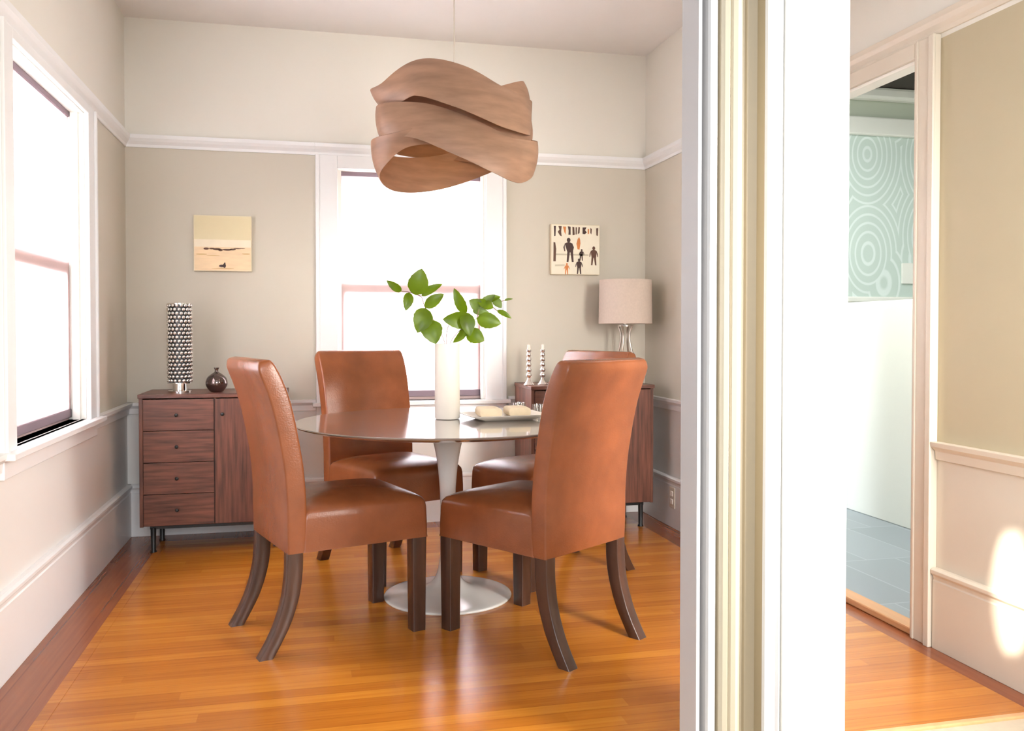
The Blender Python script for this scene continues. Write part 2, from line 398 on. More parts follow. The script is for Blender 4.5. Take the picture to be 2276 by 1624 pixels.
def shade(B, a0, a1, z0, z1, label, g):
    t = thing('roller_shade', label, 'window shade', group=g)
    b = mb(); B(b, a0, a1, -.062, -.060, z0 + .04, z1 - .01); obj('fabric', b, M['shade'], t)
    b = mb(); B(b, a0, a1, -.068, -.056, z0 + .006, z0 + .042); obj('hem_bar', b, M['hem'], t, bevel=.003)
    b = mb(); B(b, a0, a1, -.078, -.052, z1 - .024, z1 + .002); obj('roller', b, M['hem'], t, bevel=.006)
    return t
shade(Bx, wx0 + .003, wx1 - .003, wz0 + .012, wz1 - .003, 'glowing white roller shade in the far window behind the vase', 'roller shades')
shade(By, ly0 + .05, ly1 - .01, lz0 + .005, lz1 - .003, 'tall glowing white roller shade in the window on the left wall', 'roller shades')

# opening pier (cream casing + white wall end) --------------------------------
b = mb()
pr = [(.930, 2.085), (.936, 2.000), (.944, 1.997), (.947, 2.022), (.955, 2.022), (.957, 1.990), (.962, 1.984), (.968, 1.984), (.972, 1.990), (.975, 1.990), (.984, 1.990),
      (.986, 2.004), (.990, 2.004), (.992, 1.986), (.998, 1.976), (1.008, 1.970), (1.012, 1.974), (1.016, 1.966), (1.026, 1.960), (1.036, 1.966), (1.046, 1.978), (1.056, 1.994), (1.064, 2.012), (1.072, 2.022),
      (1.078, 2.022), (1.082, 2.016), (1.108, 2.010), (1.110, 1.975), (1.114, 1.968), (1.122, 1.965), (1.132, 1.966), (1.138, 1.972), (1.140, 1.978), (1.150, 1.978), (1.156, 1.972), (1.160, 1.972), (1.164, 1.985), (1.17, 1.985), (1.17, 2.085)]
pr = [(.936 + (x - .936) * .955, y) for x, y in pr]
extr(b, pr, -.006, ZC)
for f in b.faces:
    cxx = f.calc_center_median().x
    f.material_index = 1 if (cxx < .982 or cxx > 1.103) else (2 if cxx > 1.058 else 0)  # deep cove and recess faces get a darker tan, their shade painted in
struct(obj('trim_opening_casing', b, [M['casing'], mat('paint_grey_white', srgb(192, 190, 190), .4, var=.01), mat('recess_shade_tan', srgb(150, 138, 116), .5, var=.01)]), 'cream moulded casing at the right side of the opening')
b = mb(); bx(b, 1.1555, 1.333, 1.965, 2.085, -.006, ZC)
struct(obj('wall_front_pier', b, M['white'], bevel=.003), 'bright white wall end beside the moulded casing')
b = mb(); bx(b, XL - T, -.74, 1.97, 2.085, -.006, ZC); bx(b, -.74, .93, 1.97, 2.085, 2.3, ZC); bx(b, 1.333, XH, 1.97, 2.085, 2.3, ZC)
struct(obj('wall_front', b, M['wall_up']))

# bathroom door opening ---------------------------------------------------------
d = bpy.data.objects.new('door_1', None); COL.objects.link(d); d['kind'] = 'structure'
b = mb()
bx(b, XH - .024, XH, dy0 - .11, dy0 - .004, 0, ZP0 + .045); bx(b, XH - .034, XH - .022, dy0 - .112, dy0 - .085, 0, ZP0 + .045); bx(b, XH - .029, XH - .022, dy0 - .026, dy0 - .014, 0, ZP0 + .045)
bx(b, XH - .024, XH, dy1 + .004, dy1 + .11, 0, ZP0 + .045)
bx(b, XH - .024, XH, dy0 - .004, dy1 + .004, dz + .0, ZP0 + .045)
obj('casing', b, M['trim_hall'], d, bevel=.003)
b = mb(); bx(b, XH - .01, XH + .055, dy0 - .006, dy0 + .012, .03, dz); bx(b, XH - .01, XH + .055, dy1 - .012, dy1 + .004, .03, dz); bx(b, XH - .01, XH + .055, dy0 + .012, dy1 - .012, dz - .012, dz)
obj('jamb', b, M['white'], d, bevel=.002)
b = mb(); bx(b, XH - .012, XH + .06, dy0 - .004, dy1 + .004, 0, .028)
struct(obj('trim_door_sill', b, M['threshold'], bevel=.006), 'raised pale oak sill under the bathroom door opening')
# bathroom
b = mb(); bx(b, XH + .06, 4.6, 1.9, 5.2, -.03, .022); struct(obj('floor_bathroom', b, M['tile']), 'grey stone tile floor with pale joints')
b = mb(); bx(b, XH + .05, 4.7, 5.2, 5.3, 0, 1.31); struct(obj('wall_bathroom_wainscot', b, M['white']))
b = mb(); bx(b, XH + .05, 4.7, 5.2, 5.3, 1.31, 2.45); bx(b, XH + .05, 4.7, 5.2, 5.3, 2.45, 2.75, 1); struct(obj('wall_bathroom_back', b, [M['paper'], mat('paint_sage', srgb(200, 206, 190), .7)]), 'pale green wallpaper with white swirls')
b = mb(); bx(b, XH + .05, 4.7, 5.16, 5.2, 2.41, 2.53); bx(b, XH + .05, 4.7, 5.18, 5.2, 1.29, 1.33); struct(obj('trim_bathroom_rail', b, M['white'], bevel=.01))
b = mb(); bx(b, XH + .05, 4.7, 5.12, 5.2, 2.64, 2.72); struct(obj('trim_bathroom_crown', b, M['white'], bevel=.02))
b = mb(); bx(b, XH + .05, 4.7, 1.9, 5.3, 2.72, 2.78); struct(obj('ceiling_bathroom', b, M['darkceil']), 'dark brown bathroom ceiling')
b = mb(); bx(b, 4.6, 4.7, 1.9, 5.2, 0, 2.75); struct(obj('wall_bathroom_right', b, M['white']))
b = mb(); bx(b, XH + .05, 4.7, 1.8, 1.9, 0, 2.75); struct(obj('wall_bathroom_front', b, M['white']))
b = mb(); bx(b, 3.17, 3.29, 1.95, 5.19, .022, 1.27); struct(obj('wall_bathroom_low', b, M['white'], bevel=.006), 'plain white half-height bathroom wall')
b = mb(); bx(b, 3.93, 4.03, 5.185, 5.2, 1.42, 1.56)
tag(obj('wall_plate', b, M['white'], bevel=.004), 'small white plate on the swirl wallpaper at the door edge', 'wall plate')

# outlet on right baseboard
t = thing('power_outlet', 'ivory power outlet set in the baseboard beside the right sideboard', 'outlet', (XR - .020, 4.52, .17))
b = mb(); bx(b, -.006, 0, -.036, .036, -.058, .058); obj('cover_plate', b, M['plastic'], t, bevel=.003)
for z in (-.022, .022):
    b = mb(); bx(b, -.009, -.005, -.016, .016, z - .014, z + .014); s_ = obj('socket', b, M['white'], t, bevel=.004)

# ---------------------------------------------------------------- chairs
def make_chair(label, loc, deg):
    t = thing('dining_chair', label, 'chair', (loc[0], loc[1], 0), R(deg), 'leather dining chairs around the table')
    X, Y, Z = Vector((1, 0, 0)), Vector((0, 1, 0)), Vector((0, 0, 1))
    P = [(.345, .098, .033, .224), (.44, .097, .034, .226), (.53, .096, .034, .226), (.63, .088, .034, .226), (.70, .077, .034, .226), (.785, .061, .034, .227), (.86, .043, .034, .228), (.92, .022, .033, .229), (.96, .004, .031, .229), (.982, -.006, .028, .227), (.994, -.012, .021, .222), (1.0, -.014, .012, .214)]
    P = catmull(P, 4, False)
    b = mb(); secs = []
    for i, (z, x, th, w) in enumerate(P):
        q = P[min(i + 1, len(P) - 1)]; o = P[max(i - 1, 0)]
        tg = Vector((q[1] - o[1], 0, q[0] - o[0])).normalized(); nx = Vector((tg.z, 0, -tg.x))
        s = rrect((x, 0, z), nx, Y, th, w, min(.009, th * .9), 4)
        if z > .97:      # bowed top edge
            for v in s: v.z += .006 * (1 - (v.y / .23) ** 2) * (z - .97) / .03
        secs.append(s)
    loft(b, secs); obj('backrest', b, M['leather'], t, smooth=True)
    b = mb()
    prof = [(.345, 0, .006), (.352, .0, .012), (.40, .0, .014), (.455, 0.001, .018), (.475, .003, .022), (.488, .010, .03), (.500, .028, .05), (.512, .06, .06), (.522, .11, .06), (.528, .16, .04)]
    secs = []
    for z, ins, r in prof:
        secs.append(rrect((.350, 0, z), X, Y, .235 - ins * 1.05, .226 - ins, r, 5))
    loft(b, secs); obj('seat', b, M['leather'], t, smooth=True)
    for s in (1, -1):
        b = mb(); secs = []
        for z, x, a in catmull([(.350, .092, .027), (.27, .090, .027), (.19, .078, .026), (.11, .052, .025), (.05, .022, .024), (0, -.008, .024)], 4, False):
            secs.append(rrect((x, s * .197, z), X, Y, a, .023, .004, 2))
        loft(b, secs); obj('leg', b, M['legwood'], t, smooth=True)
    for s in (1, -1):
        b = mb(); secs = [rrect((.552, s * .196, z), X, Y, a, a, .004, 2) for z, a in ((.350, .028), (0, .025))]
        loft(b, secs); obj('leg', b, M['legwood'], t, smooth=True)
    return t
make_chair('tan leather dining chair at front left, its back curving beside the left sideboard', (-.205, 3.21), 18)
make_chair('tan leather dining chair at front right, broad back turned to the viewer', (.975, 2.825), 124)
make_chair('reddish leather dining chair behind the table in front of the far window', (.24, 4.355), -66)
make_chair('leather dining chair at back right, mostly hidden behind the front right chair', (1.345, 3.96), 203)

# ---------------------------------------------------------------- table
t = thing('pedestal_table', 'round marble table on a white flared pedestal between the four chairs', 'table', (.556, 3.575, 0))
b = mb(); lathe(b, [(.52, .702), (.585, .712), (.618, .722), (.622, .727), (.618, .730)], n=96); obj('tabletop', b, M['marble'], t, smooth=True, sharp=12)
b = mb(); lathe(b, catmull([(.262, .0), (.264, .006), (.25, .012), (.17, .020), (.10, .036), (.055, .075), (.036, .14), (.030, .22), (.030, .34), (.034, .45), (.043, .55), (.060, .64), (.085, .70), (.10, .712)], 4, False), n=64)
obj('pedestal', b, M['table_w'], t, smooth=True)

# vase
t = tag(obj('vase', lathe(mb(), [(.040, 0), (.050, .001), (.0525, .006), (.0525, .31), (.051, .315), (.047, .315), (.046, .30), (.046, .02)], n=48), M['ceramic'], smooth=True, loc=(.562, 3.62, .731)), 'tall white cylinder vase standing on the round table', 'vase')

# leaves in the vase: two cut branches
CY = 3.62
def leaf(b, p0, p1, w, cup=.25, mi=0, tilt=0.0):
    p0, p1 = Vector(p0), Vector(p1); ax = p1 - p0; L = ax.length; a = ax.normalized()
    view = Vector((0, -1, 0)); side = a.cross(view).normalized(); nrm = side.cross(a).normalized()
    side = (side * math.cos(tilt) + nrm * math.sin(tilt)).normalized(); nrm = side.cross(a).normalized()
    n = 12; rows = []
    for i in range(n + 1):
        s = i / n; wd = w * .62 * (math.sin(math.pi * s ** .80) ** .75) * (1.02 if s < .97 else .3)
        c = p0 + a * L * s + nrm * (.08 * L * math.sin(math.pi * s))
        row = []
        for k in (-1, -.55, 0, .55, 1):
            wob = 1 + .04 * math.sin(i * 2.6 + k)
            row.append(c + side * wd * k * wob + nrm * (abs(k) * wd * cup))
        rows.append(row)
    top = [[b.verts.new(v) for v in r] for r in rows]; bot = [[b.verts.new(v - nrm * .0005) for v in r] for r in rows]
    for i in range(n):
        for k in range(4):
            b.faces.new((top[i][k], top[i][k + 1], top[i + 1][k + 1], top[i + 1][k])).material_index = mi
            b.faces.new((bot[i][k + 1], bot[i][k], bot[i + 1][k], bot[i + 1][k + 1])).material_index = mi
        for k in (0, 4):
            b.faces.new((top[i][k], top[i + 1][k], bot[i + 1][k], bot[i][k])).material_index = mi
# coordinates (x, y, z) measured on the plane of the vase, depth varied
STEM_L = [[(0.552, 3.620, 0.969), (0.550, 3.620, 1.054), (0.503, 3.610, 1.144), (0.486, 3.610, 1.177), (0.465, 3.600, 1.199), (0.451, 3.600, 1.241), (0.428, 3.590, 1.248)],
 [(0.451, 3.600, 1.241), (0.428, 3.620, 1.251), (0.403, 3.620, 1.260), (0.370, 3.610, 1.262)],
 [(0.501, 3.600, 1.144), (0.479, 3.580, 1.143)],
 [(0.484, 3.600, 1.177), (0.471, 3.580, 1.187)]]
STEM_R = [[(0.560, 3.620, 0.969), (0.577, 3.620, 1.054), (0.620, 3.620, 1.107), (0.652, 3.620, 1.150), (0.637, 3.600, 1.169)],
 [(0.563, 3.620, 0.969), (0.558, 3.620, 1.068), (0.569, 3.620, 1.124), (0.595, 3.590, 1.144)],
 [(0.652, 3.620, 1.150), (0.686, 3.620, 1.150), (0.720, 3.720, 1.198), (0.767, 3.730, 1.213), (0.835, 3.750, 1.233)],
 [(0.652, 3.620, 1.150), (0.640, 3.600, 1.110)],
 [(0.767, 3.730, 1.213), (0.794, 3.700, 1.186)]]
LEAF_L = [((0.370, 3.610, 1.262), (0.307, 3.590, 1.306), 0.0267, 0, 0.2),
 ((0.403, 3.620, 1.259), (0.386, 3.600, 1.182), 0.0352, 0, 0.1),
 ((0.425, 3.590, 1.247), (0.450, 3.570, 1.355), 0.0675, 0, 0.1),
 ((0.456, 3.640, 1.245), (0.542, 3.620, 1.295), 0.0281, 0, 0.4),
 ((0.465, 3.600, 1.196), (0.542, 3.580, 1.252), 0.0394, 0, 0.2),
 ((0.466, 3.570, 1.193), (0.428, 3.550, 1.091), 0.0647, 0, 0.0),
 ((0.476, 3.580, 1.143), (0.506, 3.560, 1.045), 0.0703, 0, 0.0)]
LEAF_R = [((0.637, 3.600, 1.169), (0.584, 3.580, 1.277), 0.0366, 0, 0.3),
 ((0.652, 3.560, 1.143), (0.530, 3.540, 1.147), 0.0577, 0, 0.1),
 ((0.683, 3.600, 1.150), (0.784, 3.580, 1.130), 0.0535, 0, 0.1),
 ((0.638, 3.590, 1.093), (0.710, 3.570, 1.058), 0.0535, 0, 0.1),
 ((0.640, 3.600, 1.116), (0.578, 3.580, 1.050), 0.0338, 0, 0.5),
 ((0.622, 3.550, 1.177), (0.641, 3.530, 1.077), 0.0506, 0, 0.1),
 ((0.666, 3.570, 1.155), (0.617, 3.550, 1.121), 0.0450, 0, 0.2),
 ((0.723, 3.720, 1.204), (0.669, 3.700, 1.232), 0.0422, 1, 0.2),
 ((0.724, 3.740, 1.199), (0.789, 3.720, 1.257), 0.0338, 1, 0.5),
 ((0.733, 3.710, 1.215), (0.774, 3.690, 1.198), 0.0366, 0, 0.3),
 ((0.782, 3.730, 1.240), (0.815, 3.710, 1.198), 0.0309, 1, 0.1),
 ((0.745, 3.740, 1.228), (0.813, 3.720, 1.248), 0.0253, 0, 0.4),
 ((0.835, 3.750, 1.233), (0.871, 3.730, 1.240), 0.0096, 1, 0.5),
 ((0.792, 3.700, 1.188), (0.852, 3.680, 1.153), 0.0197, 0, 0.3),
 ((0.688, 3.720, 1.186), (0.758, 3.700, 1.177), 0.0281, 1, 0.2),
 ((0.723, 3.720, 1.239), (0.731, 3.700, 1.198), 0.0338, 0, 0.2)]
def branch(label, stems, leaves):
    t = thing('leafy_branch', label, 'branch', (.562, CY, .735), 0, 'cut branches in the white vase')
    o = Vector(t.location)
    b = mb()
    for s in stems: tube(b, [Vector(p) - o for p in catmull([list(p) for p in s], 5, False)], .0017, 6)
    obj('stem', b, M['stem'], t, smooth=True)
    for (p0, p1, w, kind, tl) in leaves:
        b = mb(); leaf(b, Vector(p0) - o, Vector(p1) - o, w, tilt=tl); obj('leaf', b, M['leaf2'] if kind else M['leaf'], t, smooth=True)
branch('branch with broad green leaves arching left out of the white vase', STEM_L, LEAF_L)
branch('branch with clustered green leaves leaning right out of the white vase', STEM_R, LEAF_R)

# tray and napkins
TZ = .7305
t = thing('serving_tray', 'white rectangular ceramic tray beside the vase on the table', 'tray', (.79, 3.56, TZ), R(6))
b = mb(); X, Y = Vector((1, 0, 0)), Vector((0, 1, 0))
loft(b, [rrect((0, 0, 0), X, Y, .105, .075, .01), rrect((0, 0, .005), X, Y, .115, .085, .012), rrect((0, 0, .020), X, Y, .165, .115, .015), rrect((0, 0, .024), X, Y, .167, .117, .015), rrect((0, 0, .024), X, Y, .160, .110, .014), rrect((0, 0, .012), X, Y, .125, .088, .012)])
obj('dish', b, M['ceramic'], t, smooth=True)
for x, lab in ((-.065, 'cream rolled napkin on the white tray, nearer the vase'), (.060, 'cream rolled napkin on the white tray, farther from the vase')):
    b = mb(); loft(b, [rrect((0, y, .019), X, Vector((0, 0, 1)), a, h, h * .8, 5) for y, a, h in ((-.062, .040, .012), (-.06, .046, .0175), (0, .048, .0195), (.06, .046, .0175), (.062, .040, .012))])
    tag(obj('rolled_napkin', b, M['napkin'], smooth=True, loc=(.79 + x, 3.565 + x * .1, TZ + .0135)), lab, 'napkin', 'napkins on the tray')
for (x, y, lab) in ((.985, 3.72, 'small clear glass at the right end of the tray'), (.925, 3.83, 'small clear glass behind the right end of the tray')):
    b = mb(); lathe(b, [(.024, 0), (.026, .002), (.030, .045), (.0285, .045), (.024, .006)], n=28)
    tag(obj('glass_cup', b, M['glass'], smooth=True, loc=(x, y, TZ)), lab, 'glass', 'small clear glasses by the tray')

# ---------------------------------------------------------------- sideboards
def sideboard(label, x0, x1, y0, y1, z0, z1, split, drawers_left=True):
    t = thing('sideboard', label, 'sideboard', (x0, y0, 0), 0, 'walnut sideboards against the back wall')
    w, dpt = x1 - x0, y1 - y0; g = .003
    b = mb(); bx(b, 0, .018, .006, dpt, z0, z1 - .02); bx(b, w - .018, w, .006, dpt, z0, z1 - .02); bx(b, .018, w - .018, .022, dpt, z0, z0 + .02); bx(b, .018, w - .018, dpt - .012, dpt, z0 + .02, z1 - .02); bx(b, split - .006, split + .006, .022, dpt - .012, z0 + .02, z1 - .02)
    obj('body', b, M['walnut_v'], t, bevel=.0015)
    b = mb(); bx(b, -.004, w + .004, -.004, dpt, z1 - .02, z1); obj('top', b, M['walnut_h'], t, bevel=.002)
    n = 4; ztop = z1 - .024; zb = z0 + .004; h = (ztop - zb) / n
    for i in range(n):
        b = mb(); za = zb + i * h
        dr = mb(); bx(dr, .020, split - g, 0, .020, za + g / 2, za + h - g / 2)
        do = obj('drawer', dr, M['walnut_h'], t, bevel=.001)
        k = mb(); lathe(k, [(.004, 0), (.0035, .010), (.008, .014), (.009, .018), (.006, .021)], n=16)
        ko = obj('knob', k, M['black'], do, smooth=True, loc=((split) / 2, 0, za + h * .5)); ko.rotation_euler = (R(90), 0, 0)
        b.free()
    dd = mb(); bx(dd, split + g, w - .020, 0, .020, zb + g / 2, ztop - g / 2); do = obj('door', dd, M['walnut_v'], t, bevel=.001)
    k = mb(); lathe(k, [(.004, 0), (.0035, .010), (.008, .014), (.009, .018), (.006, .021)], n=16)
    ko = obj('knob', k, M['black'], do, smooth=True, loc=(split + .04, 0, ztop - h * .5)); ko.rotation_euler = (R(90), 0, 0)
    b = mb(); bx(b, .04, w - .04, .05, .075, z0 - .02, z0); bx(b, .04, w - .04, dpt - .075, dpt - .05, z0 - .02, z0); obj('base_rail', b, M['black'], t)
    for x in (.055, w - .055):
        for y in (.055, dpt - .07):
            b = mb(); lathe(b, [(.016, 0), (.016, .004), (.012, .01), (.014, z0 - .012)], (x, y, 0), 16); obj('leg', b, M['black'], t, smooth=True)
    return t
sideboard('walnut sideboard in the left corner under the patterned cylinder lamp', -.815, -.115, 4.55, 4.94, .135, .788, .352)
sideboard('walnut sideboard in the right corner under the fabric shade lamp', 1.165, 1.868, 4.55, 4.94, .140, .800, .352)
ZL, ZRr = .788, .800

# cylinder lamp
t = thing('cylinder_lamp', 'chrome and black openwork cylinder lamp on the left sideboard', 'lamp', (-.643, 4.70, ZL))
b = mb(); lathe(b, [(.058, 0), (.058, .008), (.036, .012), (.034, .045), (.040, .05)], n=32); obj('base', b, M['chrome'], t, smooth=True)
b = mb(); lathe(b, [(.0555, .05), (.0555, .448)], n=40, cap=True); obj('liner', b, M['black'], t, smooth=True)
b = mb(); lathe(b, [(.052, .046), (.062, .046), (.062, .051), (.052, .051)], n=40); lathe(b, [(.052, .445), (.062, .445), (.062, .450), (.052, .450)], n=40)
NR, NC = 20, 17
for i in range(NR):
    for j in range(NC):
        a = 2 * math.pi * (j + .5 * (i % 2)) / NC; z = .06 + i * (.38 / (NR - 1))
        u = Vector((-math.sin(a), math.cos(a), 0)); nn = Vector((math.cos(a), math.sin(a), 0)); c = nn * .0575 + Vector((0, 0, z))
        secs = []
        for rr, dd_ in ((.0088, 0), (.0075, .003), (.004, .0048), (.001, .0052)):
            secs.append([c + nn * dd_ + (u * math.cos(k * math.pi / 4) + Vector((0, 0, 1)) * math.sin(k * math.pi / 4)) * rr for k in range(8)])
        loft(b, secs)
obj('bead_lattice', b, M['chrome'], t, smooth=True)

def round_vase(label, x, y, z, s=1.0):
    b = mb(); lathe(b, [(r * s, h * s) for r, h in catmull([(.022, 0), (.034, .006), (.050, .030), (.054, .050), (.046, .074), (.026, .092), (.011, .102), (.009, .112), (.013, .124), (.008, .125)], 4, False)], n=40)
    return tag(obj('bud_vase', b, M['mercury'], smooth=True, loc=(x, y, z)), label, 'vase', 'dark round bud vases on the sideboards')
round_vase('dark mirrored round bud vase with short neck on the left sideboard', -.462, 4.66, ZL)
round_vase('dark mirrored bud vase on the right sideboard, only its neck above the chair', 1.392, 4.70, ZRr, 1.05)

def candlestick(label, x, y):
    t = thing('candlestick', label, 'candlestick', (x, y, ZRr), 0, 'silver candlesticks on the right sideboard')
    b = mb(); pr = [(.030, 0), (.031, .004), (.022, .014), (.012, .028), (.008, .040)]
    for i, (zc, r) in enumerate(((.056, .0165), (.086, .016), (.115, .0155), (.143, .015), (.169, .014))):
        pr += [(.006, zc - r), (r * .72, zc - r * .7), (r, zc), (r * .72, zc + r * .7), (.006, zc + r)]
    pr += [(.010, .182), (.013, .186), (.013, .196)]
    lathe(b, pr, n=28); obj('stick', b, M['silver'], t, smooth=True)
    b = mb(); lathe(b, [(.0095, .194), (.0095, .222), (.003, .226)], n=20); obj('candle', b, M['ceramic'], t, smooth=True)
candlestick('beaded silver candlestick nearest the window on the right sideboard', 1.178, 4.66)
candlestick('beaded silver candlestick nearest the chair back on the right sideboard', 1.262, 4.68)

# table lamp
t = thing('table_lamp', 'table lamp with pale drum shade on a curved nickel base in the right corner', 'lamp', (1.777, 4.76, ZRr))
b = mb()
for k in range(4):
    a = R(45 + 90 * k); ca, sa = math.cos(a), math.sin(a)
    tube(b, [(r * ca, r * sa, z) for r, z in catmull([(.100, .004), (.085, .05), (.062, .12), (.036, .20), (.026, .26), (.032, .30), (.044, .330)], 5, False)], .006, 8)
lathe(b, [(.105, 0), (.105, .008), (.07, .010)], n=32); lathe(b, [(.045, .325), (.045, .333), (.012, .336), (.012, .40)], n=24)
obj('base', b, M['nickel'], t, smooth=True)
b = mb(); lathe(b, [(.152, .340), (.154, .341), (.150, .592), (.148, .592), (.150, .343)], n=64, cap=False); 
obj('lamp_shade', b, M['lampshade'], t, smooth=True)
b = mb()
for k in range(3):
    a = R(120 * k + 10); tube(b, [(.01 * math.cos(a), .01 * math.sin(a), .39), (.149 * math.cos(a), .149 * math.sin(a), .40)], .002, 6)
obj('shade_ring', b, M['nickel'], t)

# ---------------------------------------------------------------- pictures
def polyshape(b, pts, y, mi):
    f = b.faces.new([b.verts.new((x, y, z)) for x, z in pts]); f.material_index = mi
    r = bmesh.ops.extrude_face_region(b, geom=[f]); vs = [v for v in r['geom'] if isinstance(v, bmesh.types.BMVert)]
    bmesh.ops.translate(b, verts=vs, vec=(0, .0004, 0))
    for g_ in r['geom']:
        if isinstance(g_, bmesh.types.BMFace): g_.material_index = mi
def ellipse(cx, cz, a, c, n=14, rot=0):
    return [(cx + a * math.cos(2 * math.pi * k / n) * math.cos(rot) - c * math.sin(2 * math.pi * k / n) * math.sin(rot), cz + a * math.cos(2 * math.pi * k / n) * math.sin(rot) + c * math.sin(2 * math.pi * k / n) * math.cos(rot)) for k in range(n)]
ink = mat('ink_brown', srgb(88, 54, 34), .6, var=.2); ink2 = mat('ink_dark', srgb(62, 34, 26), .6, var=.25); inko = mat('ink_orange', srgb(196, 116, 52), .6, var=.2)
sky = mat('print_sky', srgb(222, 208, 168), .6, var=.03); pale = mat('print_pale', srgb(240, 226, 200), .6, var=.04, vscale=12); sand = mat('print_sand', srgb(234, 206, 166), .6, var=.07, vscale=14, stretch=(1, 1, 5)); edge = mat('canvas_edge', srgb(226, 214, 186), .7, var=.02)
cream = mat('print_cream', srgb(238, 230, 208), .6, var=.05, vscale=10)
t = thing('canvas_print', 'square canvas of a pale beach with a dark shoreline, left of the window', 'picture', (-.455, YB, 1.572), 0, 'square canvas prints')
b = mb(); bx(b, -.15, .15, -.034, 0, -.15, .15); obj('canvas', b, edge, t, bevel=.002)
b = mb(); Y0 = -.0345
polyshape(b, [(-.146, .02), (.146, .02), (.146, .146), (-.146, .146)], Y0, 0)
polyshape(b, [(-.146, -.02), (.146, -.02), (.146, .02), (-.146, .02)], Y0, 1)
polyshape(b, [(-.146, -.146), (.146, -.146), (.146, -.02), (-.146, -.02)], Y0, 2)
for cx, cz, a, c in ((-.085, -.030, .014, .006), (-.055, -.029, .016, .004), (-.03, -.032, .022, .006), (-.012, -.036, .012, .006), (.022, -.034, .026, .005), (.05, -.032, .018, .005), (.075, -.027, .02, .0025), (.10, -.026, .016, .0015)): polyshape(b, ellipse(cx, cz, a, c), Y0 - .0004, 3)
for cx, cz, a, c in ((.008, -.120, .008, .012), (-.006, -.122, .014, .007), (.010, -.108, .004, .005)): polyshape(b, ellipse(cx, cz, a, c), Y0 - .0006, 4)
for cx, cz, a, c in ((-.11, -.060, .03, .004), (-.05, -.066, .035, .003), (.12, -.055, .022, .004), (.0, -.148 + .012, .06, .003)): polyshape(b, ellipse(cx, cz, a, c), Y0 - .0004, 5)
obj('printed_image', b, [sky, pale, sand, ink, ink2, mat('print_wave', srgb(206, 172, 122), .6, var=.1)], t)
t = thing('canvas_print', 'square canvas of dark surfer silhouettes on a pale ground, right of the window', 'picture', (1.537, YB, 1.580), 0, 'square canvas prints')
b = mb(); bx(b, -.15, .15, -.034, 0, -.148, .148); obj('canvas', b, edge, t, bevel=.002)
b = mb()
polyshape(b, [(-.146, -.144), (.146, -.144), (.146, .144), (-.146, .144)], Y0, 0)
def q(x, y): return ((x - 850) / 1080 * .29, (790 - y) / 1100 * .29)   # proportions of the print
def Q(pts, mi, lay=.0004): polyshape(b, [q(*p) for p in pts], Y0 - lay, mi)
Q([(350, 270), (400, 270), (390, 490), (360, 500)], 1); Q([(455, 270), (530, 270), (520, 400), (530, 500), (490, 480), (440, 400), (480, 350)], 2); Q([(560, 280), (630, 280), (620, 460), (590, 400)], 3)
Q([(670, 270), (735, 280), (735, 460), (685, 460), (690, 370)], 1); Q([(775, 280), (820, 290), (830, 460), (780, 470)], 2); Q([(850, 290), (880, 290), (875, 450), (850, 450)], 2); Q([(915, 280), (950, 290), (940, 420), (900, 440)], 2)
Q([(1010, 290), (1100, 285), (1070, 350), (1110, 400), (1060, 440), (1010, 430)], 1); Q([(1130, 320), (1160, 320), (1160, 430), (1130, 430)], 3); Q([(1190, 290), (1225, 320), (1215, 440), (1190, 410)], 2); Q([(1325, 300), (1375, 290), (1365, 470), (1330, 460)], 2)
def person(x, y, h, mi, lean=0, arms=1, lay=.0004):
    """small printed figure: head, torso, arms, legs; x, y = head centre, h = height"""
    u = h / 8.0
    polyshape(b, ellipse(*q(x, y), u * .62 * .29 / 1080, u * .75 * .29 / 1100), Y0 - lay - .0003, mi)
    Q([(x - 1.3 * u, y + 1.1 * u), (x - .4 * u, y + .7 * u), (x + .4 * u, y + .7 * u), (x + 1.3 * u, y + 1.1 * u), (x + (1.0 + lean) * u, y + 3.9 * u), (x + (-.9 + lean) * u, y + 3.9 * u)], mi, lay)
    for sg in (-1, 1):
        Q([(x + sg * 1.2 * u, y + 1.1 * u), (x + sg * 1.75 * u, y + 2.3 * u), (x + sg * (1.3 + arms) * u, y + 3.6 * u), (x + sg * (1.0 + arms) * u, y + 3.5 * u), (x + sg * 1.25 * u, y + 2.3 * u)], mi, lay + .0001)
        Q([(x + (lean + sg * .95) * u, y + 3.8 * u), (x + (lean + sg * 1.15) * u, y + 7.0 * u), (x + (lean + sg * .55) * u, y + 7.0 * u), (x + (lean + sg * .08) * u, y + 3.8 * u)], mi, lay + .0002)
Q([(345, 630), (385, 640), (405, 780), (395, 1060), (340, 1060), (345, 800)], 2)
person(690, 580, 560, 1, .5, .1)
Q([(930, 505), (955, 560), (962, 650), (940, 790), (895, 780), (870, 660), (895, 560)], 3)
person(990, 800, 270, 1, -.3, .3)
person(930, 1020, 360, 1, 0, .6, .0008)
person(1270, 750, 440, 2, 0, .5)
person(650, 1120, 260, 3, -.2, 1.0, .0008)
Q([(400, 885), (1150, 890), (1150, 925), (400, 920)], 4); Q([(380, 1130), (600, 1120), (600, 1160), (380, 1170)], 4)
obj('printed_image', b, [cream, ink2, ink, inko, mat('print_grey', srgb(200, 190, 165), .6, var=.05)], t)

